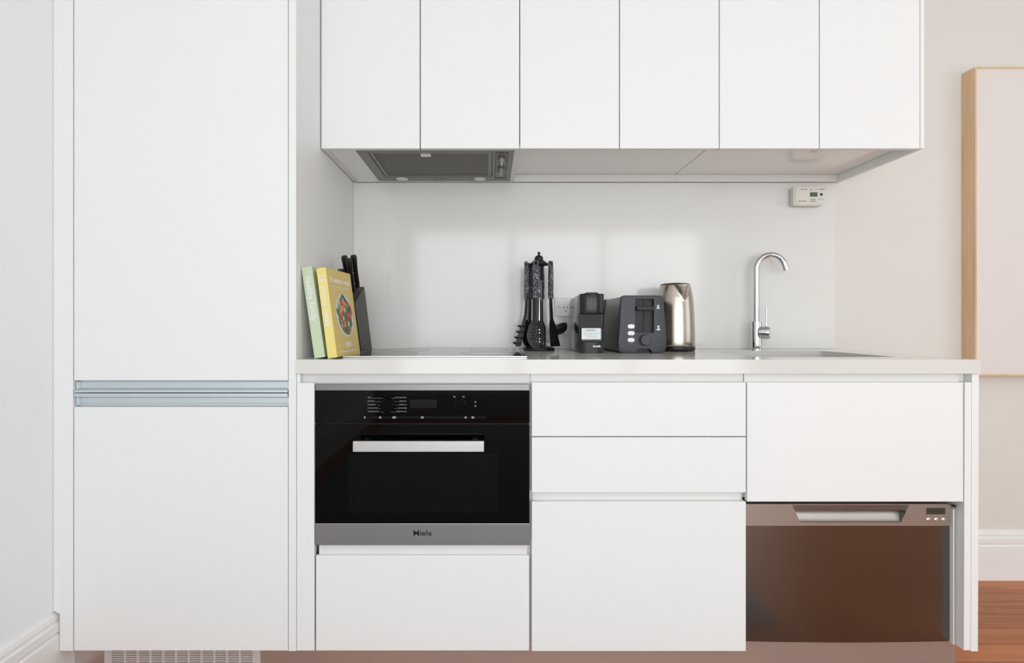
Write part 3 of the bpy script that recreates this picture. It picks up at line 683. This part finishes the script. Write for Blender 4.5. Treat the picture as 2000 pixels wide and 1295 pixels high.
for kx, s_, L, lab in kn:
    b0 = pT+pd*s_; b0.x = kx
    t = thing('kitchen_knife', lab, 'knife', b0+ld_*.001, group='knives in the block')
    P = lambda a: b0+ld_*a
    obj('bolster', tube(B(), [P(.0008), P(.008)], .0062, 14), 'brushed_steel', t, smooth=30)
    hh = obj('handle', tube(B(), [P(.0082), P(.02), P(L*.5), P(L*.8), P(L*.93), P(L*.985), P(L)], [.0075, .009, .0085, .0098, .011, .009, .004], 16), 'knife_handle', t, smooth=True)
    for q in (.3, .6):
        c0 = P(L*q)
        obj('rivet', tube(B(), [c0+Vector((.0075, 0, 0)), c0+Vector((.0098, 0, 0))], .0022, 10), 'bright_steel', hh, smooth=30)

# ------------------------------------------------------------------ utensil stand
UY = -.115; UD = DY(UY); UX = PX(1052.5, UD); Zu = lambda p: PZ(p, UD)
t = thing('utensil_stand', 'black carousel stand with steel pole holding the kitchen utensils', 'utensil stand', (UX, UY, ZW1))
obj('base', lathe(B(), [(.058, .0003), (.060, .004), (.058, .010), (.040, .014), (.018, .018), (.014, .024)], (UX, UY, ZW1)), 'nylon', t, smooth=40)
obj('pole', lathe(B(), [(.0105, .0242), (.0105, Zu(547)-ZW1)], (UX, UY, ZW1), 24), 'chrome', t, smooth=30)
zh = Zu(546)
hub = obj('hub', lathe(B(), [(.014, zh-ZW1), (.017, Zu(530)-ZW1), (.019, Zu(521)-ZW1), (.032, Zu(517)-ZW1), (.030, Zu(513)-ZW1), (.020, Zu(509.5)-ZW1), (.0165, Zu(508)-ZW1), (.0165, Zu(505)-ZW1), (.0135, Zu(501)-ZW1), (.007, Zu(499)-ZW1), (.0035, Zu(498)-ZW1), (.0035, Zu(497)-ZW1), (.0055, Zu(495.5)-ZW1), (.0055, Zu(494)-ZW1), (.003, Zu(492)-ZW1)], (UX, UY, ZW1)), 'nylon', t, smooth=50)
HZ = Zu(517)
RH = .050
angs = {'spoon': -107, 'server': -163, 'turner': -36, 'ladle': 20, 'masher': 128, 'fork': 75}
for a in angs.values():
    a = math.radians(a); d = Vector((math.cos(a), math.sin(a), 0)); c0 = Vector((UX, UY, HZ))
    obj('hook', tube(B(), [c0+d*.024, c0+d*.045, c0+d*.052, c0+d*.056+Vector((0, 0, .004))], [.0036, .0028, .0028, .0036], 10), 'nylon', hub, smooth=True)
def ut(kind, name, label):
    a = math.radians(angs[kind]); d = Vector((math.cos(a), math.sin(a), 0))
    # local frame: -Y points outwards from the stand, Z up, origin at the hook
    t = thing(name, label, 'utensil', Vector((UX, UY, HZ))+d*RH, (0, 0, a+PI/2), group='black utensils on the carousel')
    hl = .128
    o_ = []
    prof_ = [(.006, .010), (.0092, .006), (.0112, -.02), (.0126, -.05), (.0132, -.08), (.0118, -.105), (.0138, -.118), (.0115, -hl)]
    o_ = [(w, z) for w, z in prof_]+[(-w, z) for w, z in prof_[::-1]]
    bm = plate(B(), [o_, circ(0, 0, .0034, .006, 14)[::-1]], -.0045, .0045, 'y')
    h_ = obj('handle', bm, 'speckle', t, local=True)
    return t, hl
def shaft(t, z0, z1, w0=.0075, w1=.0055, y1=-.004, th=.0035):
    bm = tube(B(), [(0, 0, z0-.0004), (0, -.001, (z0*2+z1)/3), (0, y1, z1)], [w0, (w0+w1)/2, w1], 12, squash=th/w0)
    return obj('shaft', bm, 'nylon', t, local=True, smooth=True)
def cup(bm, cz, k, y0):
    for v in bm.verts:
        v.co.y += y0+k*((v.co.x)**2+((v.co.z-cz)*.6)**2)
    return bm
def subdiv_plate(loops, a0, a1):
    return plate(B(), loops, a0, a1, 'y')
# slotted spoon
t, hl = ut('spoon', 'slotted_spoon', 'black slotted spoon with round holes hanging at the front of the stand')
shaft(t, -hl, -.215, .0125, .0115, -.006, .004)
holes = []
for r_, zz in enumerate((-.232, -.243, -.254, -.265, -.276, -.287)):
    nn = (2, 3, 4, 4, 4, 3)[r_]
    for i in range(nn):
        holes.append(circ((i-(nn-1)/2)*.0105+(.002 if r_ % 2 else -.002), zz, .0027, n=8)[::-1])
hd = [(.0335*math.sin(a)*(1.0 if math.cos(a) < 0 else .92), -.258+.0535*math.cos(a)) for a in [2*PI*i/44 for i in range(44)]][::-1]
bm = subdiv_plate([hd]+holes, -.0012, .0012)
bmesh.ops.triangulate(bm, faces=bm.faces[:])
obj('head', cup(bm, -.258, -3.2, -.004), 'nylon', t, local=True)
# spaghetti server
t, hl = ut('server', 'pasta_server', 'black ribbed server hanging at the left of the stand')
shaft(t, -hl, -.21, .0105, .0105, -.006, .004)
bm = plate(B(), [[(-.010, -.19), (.010, -.19), (.022, -.23), (.029, -.275), (.027, -.300), (.015, -.306), (-.015, -.306), (-.027, -.300), (-.029, -.275), (-.022, -.23)]], -.0015, .0015, 'y')
bmesh.ops.subdivide_edges(bm, edges=bm.edges[:], cuts=2, use_grid_fill=True)
for v in bm.verts: v.co.y += -.006-.27*max(0, -.20-v.co.z)
h_ = obj('head', bm, 'nylon', t, local=True)
for i in range(4):
    for sx_ in (-1, 1):
        z_ = -.232-.021*i; x_ = sx_*(.019+.0022*i); y_ = -.006-.27*(-.20-z_)
        obj('tooth', tube(B(), [(x_, y_-.001, z_), (x_+sx_*.003, y_-.006, z_+.002), (x_+sx_*.004, y_-.011, z_+.003)], [.0044, .004, .003], 8), 'nylon', h_, local=True, smooth=True)
# turner
t, hl = ut('turner', 'slotted_turner', 'black turner with a flared blade hanging at the right of the stand')
shaft(t, -hl, -.215, .0105, .0115, -.004, .004)
bl = [(-.012, -.205), (.012, -.205), (.022, -.225), (.036, -.304), (-.036, -.304), (-.022, -.225)]
sl = [rect(u-.0022, u+.0022, -.288, -.235)[::-1] for u in (-.013, -.0045, .0045, .013)]
bm = plate(B(), [bl]+sl, -.0012, .0012, 'y')
for v in bm.verts: v.co.y += -.004-.16*max(0, -.205-v.co.z)
obj('blade', bm, 'nylon', t, local=True)
# ladle
t, hl = ut('ladle', 'soup_ladle', 'black soup ladle with its bowl sticking out at the right of the stand')
shaft(t, -hl, -.215, .0075, .0065, -.002, .0035)
bm = B(); prof_ = [(.002, -.030), (.016, -.028), (.028, -.021), (.034, -.010), (.0365, 0), (.0345, 0), (.032, -.010), (.026, -.019), (.015, -.0255), (.002, -.027)]
lathe(bm, prof_, (0, 0, 0), 32)
bm.transform(Matrix.Translation((0, -.030, -.232)) @ Matrix.Rotation(math.radians(-26), 4, 'X'))
obj('bowl', bm, 'nylon', t, local=True, smooth=40)
# two at the back
t, hl = ut('masher', 'serving_spoon', 'black solid serving spoon hanging at the back left of the stand')
shaft(t, -hl, -.215, .0075, .009, -.004, .004)
bm = plate(B(), [hd], -.0012, .0012, 'y'); bmesh.ops.triangulate(bm, faces=bm.faces[:])
obj('head', cup(bm, -.258, -3.2, -.004), 'nylon', t, local=True)
t, hl = ut('fork', 'meat_fork', 'black serving fork hanging at the back of the stand')
shaft(t, -hl, -.22, .0075, .008, -.003, .004)
bm = plate(B(), [[(-.010, -.214), (.010, -.214), (.018, -.235), (.018, -.305), (.011, -.305), (.011, -.25), (-.011, -.25), (-.011, -.305), (-.018, -.305), (-.018, -.235)]], -.0052, -.0015, 'y')
obj('head', bm, 'nylon', t, local=True)

# ------------------------------------------------------------------ coffee machine
MY0, MY1 = -.304, -.075; MD = DY(MY0); xm = lambda p: PX(p, MD); zm_ = lambda p: PZ(p, MD)
mx0, mx1 = xm(1134), xm(1180)
mb = ZW1+.0003
t = thing('coffee_machine', 'slim black capsule coffee machine with a white sticker, left of the toaster', 'coffee machine', ((mx0+mx1)/2, -.2, ZW1))
bm = plate(B(), [[(MY1+.006, mb), (MY1, mb+.012), (MY1, mb+.180), (MY1-.012, mb+.192), (MY0+.05, mb+.199), (MY0+.032, mb+.199), (MY0+.032, mb)]], mx0, mx1, 'x')
bmesh.ops.bevel(bm, geom=[e for e in bm.edges], offset=.003, segments=3, affect='EDGES', profile=.5)
bd = obj('body', bm, 'machine_side', t, smooth=35)
cx_ = (mx0+mx1)/2
# base with drip tray
def fpl(x0, x1, y0, y1, r, n=6, bulge=0):
    """plan outline with rounded front corners"""
    if bulge:
        m_ = 14; xs_ = [x0+(x1-x0)*i/m_ for i in range(m_+1)]; xc = (x0+x1)/2; hw = (x1-x0)/2
        return [(x1, y1), (x0, y1)]+[(x_, y0+bulge*abs((x_-xc)/hw)**2.6) for x_ in xs_]
    return [(x1, y1), (x0, y1)]+[(x0+r-r*math.cos(PI/2*i/n), y0+r-r*math.sin(PI/2*i/n)) for i in range(n+1)]+[(x1-r+r*math.sin(PI/2*i/n), y0+r-r*math.cos(PI/2*i/n)) for i in range(n+1)]
bs = obj('drip_tray', plate(B(), [fpl(mx0-.0005, mx1+.0005, MY0-.002, MY0+.0318, .012, bulge=.009)], mb, zm_(668), 'z'), 'black_plastic', t, smooth=30)
text('brand_lettering', 'Breville', .0086, 'print_white', bs, front(xm(1165.5), MY0-.0022, zm_(676.5)), bold=.0004)
hd_ = obj('brew_head', (lambda b: (bmesh.ops.bevel(b, geom=[e for e in b.edges if abs((e.verts[0].co-e.verts[1].co).z) < 1e-5], offset=.0035, segments=3, affect='EDGES', profile=.5), b)[1])(plate(B(), [fpl(mx0-.0008, mx1+.0008, MY0-.003, MY0+.0318, .010, bulge=.012)], zm_(613.5), zm_(573.5), 'z')), 'black_gloss', t, smooth=35)
obj('lever_lip', (lambda b: (bmesh.ops.bevel(b, geom=b.edges[:], offset=.0015, segments=2, affect='EDGES'), b)[1])(plate(B(), [[(cx_-.022, zm_(573.2)), (cx_+.022, zm_(573.2)), (cx_+.019, zm_(570.8)), (cx_-.019, zm_(570.8))]], MY0+.002, MY0+.06, 'y')), 'black_plastic', t)
obj('thumb_notch', plate(B(), [[(cx_-.013, zm_(574.5)), (cx_+.013, zm_(574.5)), (cx_+.007, zm_(578.5)), (cx_-.007, zm_(578.5))]], MY0-.0036, MY0-.0028, 'y'), 'oven_gap', hd_)
pn = obj('front_panel', bx(mx0+.003, mx1-.003, MY0+.0235, MY0+.0316, zm_(667.6), zm_(614)), 'black_plastic', t)
gz0_, gz1_ = zm_(640.5), zm_(615)
gr = obj('cup_grid', plate(B(), [rect(mx0+.003, mx1-.006, gz0_, gz1_)]+[rect(mx0+.005+.0056*i, mx0+.005+.0056*i+.0040, gz0_+.0025+.0058*j, gz0_+.0025+.0058*j+.0040)[::-1] for i in range(12) for j in range(7)], MY0+.0195, MY0+.0232, 'y'), 'toaster_dark', t)
DL = DY(MY0+.006); lx0, lx1, lz0, lz1 = PX(1136, DL), PX(1173.5, DL), PZ(663, DL), PZ(641, DL)
obj('capsule_drawer', bx(mx0+.003, mx1-.004, MY0+.0065, MY0+.0232, zm_(667.5), lz1+.001, bev=.001), 'black_plastic', t)
st = obj('sticker', plate(B(), [rrect(lx0, lx1, lz0, lz1, .003, 4)], MY0+.0058, MY0+.0063, 'y'), 'print_white', t)
bm = B(); xx = PX(1144.5, DL)
while xx < PX(1162, DL):
    w = rnd.choice((.0004, .0008, .0012)); box(bm, xx, xx+w, MY0+.0055, MY0+.0058, PZ(645.6, DL), PZ(643.2, DL)); xx += w+rnd.choice((.0004, .0008))
obj('barcode', bm, 'print_grey', st)
obj('colour_band', bx(lx0+.004, lx1-.0005, MY0+.0056, MY0+.0058, PZ(655.5, DL), PZ(648.2, DL)), 'print_blue', st)
for q, a0, a1 in ((647, 1140, 1168), (652, 1140, 1170), (656.6, 1147, 1162), (659.5, 1147, 1151), (659.5, 1161, 1166)):
    marks(st, a0, a1, q, .7, 'print_grey', DL, MY0+.0055, 1.2, 3)

# ------------------------------------------------------------------ toaster
OY0 = -.304; OD = DY(OY0); xt = lambda p: PX(p, OD); zt = lambda p: PZ(p, OD)
t = thing('toaster', 'dark grey upright two-slice toaster between coffee machine and kettle', 'toaster', (xt(1256), -.18, ZW1))
zb_ = ZW1+.0003
arch = [(xt(1240), zb_), (xt(1243), zt(684)), (xt(1247), zt(681)), (xt(1268), zt(681)), (xt(1272), zt(684)), (xt(1275), zb_)]
outline = [(xt(1213.5), zb_)]+arch+[(xt(1292), zb_), (xt(1298), zt(686.5)), (xt(1301.5), zt(679)), (xt(1302), zt(668)), (xt(1300), zt(630)), (xt(1296.5), zt(585)), (xt(1294.5), zt(579)), (xt(1290), zt(577)), (xt(1219), zt(577)), (xt(1214.5), zt(579)), (xt(1213), zt(585)), (xt(1210), zt(640)), (xt(1207.5), zt(668)), (xt(1208), zt(679)), (xt(1210), zt(686))]
slot = rrect(xt(1240.5), xt(1277.5), zt(650), zt(583.5), .005, 4)
bm = plate(B(), [outline, slot[::-1]], OY0, OY0+.016, 'y')
bmesh.ops.recalc_face_normals(bm, faces=bm.faces[:])
oe = [e for e in bm.edges if all(abs(v.co.y-OY0) < 1e-6 for v in e.verts) and len(e.link_faces) == 2 and e.calc_face_angle() > 1
      and not all(xt(1239) < v.co.x < xt(1279) for v in e.verts)]
bmesh.ops.bevel(bm, geom=oe, offset=.004, segments=3, affect='EDGES', profile=.5, clamp_overlap=True)
fp = obj('front_shell', bm, 'toaster_grey', t, smooth=35)
obj('slot_back', plate(B(), [rrect(xt(1240.5)-.002, xt(1277.5)+.002, zt(650)-.002, zt(583.5)+.002, .005, 4), rect(xt(1257.4), xt(1260.2), zt(648), zt(586))[::-1]], OY0+.0162, OY0+.019, 'y'), 'toaster_dark', t)
obj('recess_shade', bx(xt(1238), xt(1277), OY0+.0165, OY0+.0205, zb_+.0005, zt(679)), 'oven_gap', t)  # black plate stands in for the shade behind the foot arch
obj('slot_track', bx(xt(1256.5), xt(1261), OY0+.0192, OY0+.021, zt(648.5), zt(585)), 'oven_gap', t)
body_o = [(xt(1212), zb_+.004), (xt(1297), zb_+.004), (xt(1300), zt(668)), (xt(1297.5), zt(620)), (xt(1294), zt(579.5)), (xt(1216), zt(579.5)), (xt(1212.5), zt(620)), (xt(1209.5), zt(668))]
obj('body', plate(B(), [body_o], OY0+.0212, -.052, 'y'), 'toaster_side', t)
obj('rear_shell', plate(B(), [[(xt(1211), zb_), (xt(1298), zb_), (xt(1301), zt(668)), (xt(1296), zt(578)), (xt(1214), zt(578)), (xt(1208.5), zt(668))]], -.0518, -.038, 'y'), 'toaster_grey', t)
for sx_ in (1234, 1264):
    obj('bread_slot', bx(xt(sx_), xt(sx_+14), OY0+.045, -.085, zt(579.4), zt(579.2)), 'oven_gap', t)
lv = obj('lever', bx(xt(1242.5), xt(1275), OY0-.010, OY0+.012, zt(606), zt(598.5), bev=.0015), 'toaster_dark', t)
obj('lever_stem', bx(xt(1257.6), xt(1260), OY0+.0122, OY0+.0192, zt(604), zt(600)), 'oven_gap', lv)
bm = lathe(B(), [(.0195, 0), (.0195, .003), (.018, .0045), (.018, .014), (.0165, .0155)], n=36); bm.transform(Matrix.Translation((xt(1259.5), OY0-.0002, zt(664))) @ Matrix.Rotation(PI/2, 4, 'X'))
kd = obj('browning_knob', bm, 'toaster_grey', t, smooth=30)
for q in (637.5, 650.8, 664):
    bt_ = obj('button', plate(B(), [rrect(xt(1225.8), xt(1239), zt(q+4), zt(q-4), .0066, 6)], OY0-.0025, OY0-.0002, 'y'), 'white_plastic', t, smooth=30)
    marks(t, 1228, 1237, q+6.6, 1.2, 'print_dim', OD, OY0-.0001, 1, 2)
ic = lambda pts_: obj('printed_icon', plate(B(), [pts_], OY0-.0004, OY0-.0001, 'y'), 'print_white', t)
ic([(xt(1283.5), zt(598)), (xt(1287), zt(598)), (xt(1286.3), zt(595.5)), (xt(1284.2), zt(595.5))]); ic(rect(xt(1283), xt(1288), zt(600.3), zt(598.8))); ic(rect(xt(1282.6), xt(1288.2), zt(603), zt(601)))
ic(rect(xt(1284), xt(1287.8), zt(640), zt(636))); ic([(xt(1282), zt(645)), (xt(1290), zt(645)), (xt(1288.5), zt(641.5)), (xt(1283.5), zt(641.5))])

# ------------------------------------------------------------------ kettle
KY_, KX_ = -.150, PX(1318.5, DY(-.150)); KD = DY(KY_); zk = lambda p: PZ(p, KD)-ZW1
t = thing('electric_kettle', 'brushed steel electric kettle with a V-shaped spout, right of the toaster', 'kettle', (KX_, KY_, ZW1))
kk_ = KD/F
obj('base', lathe(B(), [(.066, .0003), (.069, .004), (.0695, .014), (.068, .018)], (KX_, KY_, ZW1), 56), 'black_plastic', t, smooth=40)
z0k, z1k = .0185, .0185+.222
pr = [(.0672, 0), (.0682, .004), (.0684, .03), (.0680, .06), (.0672, .09), (.066, .12), (.064, .15), (.0612, .178), (.0580, .198), (.0545, .213), (.0525, .2195), (.051, .222)]
sa = math.radians(-90+10)
def spout(r, z, a):
    d = (a-sa+PI) % (2*PI)-PI
    zz = z-z0k
    if zz > .160:
        k2 = (zz-.160)/.060; wdt = .60*k2+.001
        q = max(0, 1-abs(d)/wdt)
        return r+q*.027*min(1, k2)
    return r
# densify the profile near the top so the V edge is crisp
dens = []
for i in range(len(pr)-1):
    (r0, a0), (r1, a1) = pr[i], pr[i+1]; nn = 6 if a0 > .14 else 2
    dens += [(r0+(r1-r0)*j/nn, z0k+a0+(a1-a0)*j/nn) for j in range(nn)]
dens.append((pr[-1][0], z0k+pr[-1][1]))
obj('body', lathe(B(), dens, (KX_, KY_, ZW1), 128, spout), 'kettle_steel', t, smooth=25)
obj('lid', lathe(B(), [(.0505, z1k+.0003), (.052, z1k+.002), (.046, z1k+.0055), (.02, z1k+.008), (.012, z1k+.0085)], (KX_, KY_, ZW1), 48), 'black_plastic', t, smooth=50)
ha = sa+PI; hdv = Vector((math.cos(ha), math.sin(ha), 0)); c0 = Vector((KX_, KY_, ZW1))
obj('handle', tube(B(), [c0+hdv*.0525+Vector((0, 0, z1k+.004)), c0+hdv*.085+Vector((0, 0, z1k-.002)), c0+hdv*.104+Vector((0, 0, z1k-.03)), c0+hdv*.106+Vector((0, 0, z1k-.10)), c0+hdv*.098+Vector((0, 0, z1k-.16)), c0+hdv*.0705+Vector((0, 0, z1k-.175))], [.008, .010, .010, .010, .009, .008], 14), 'black_plastic', t, smooth=True)
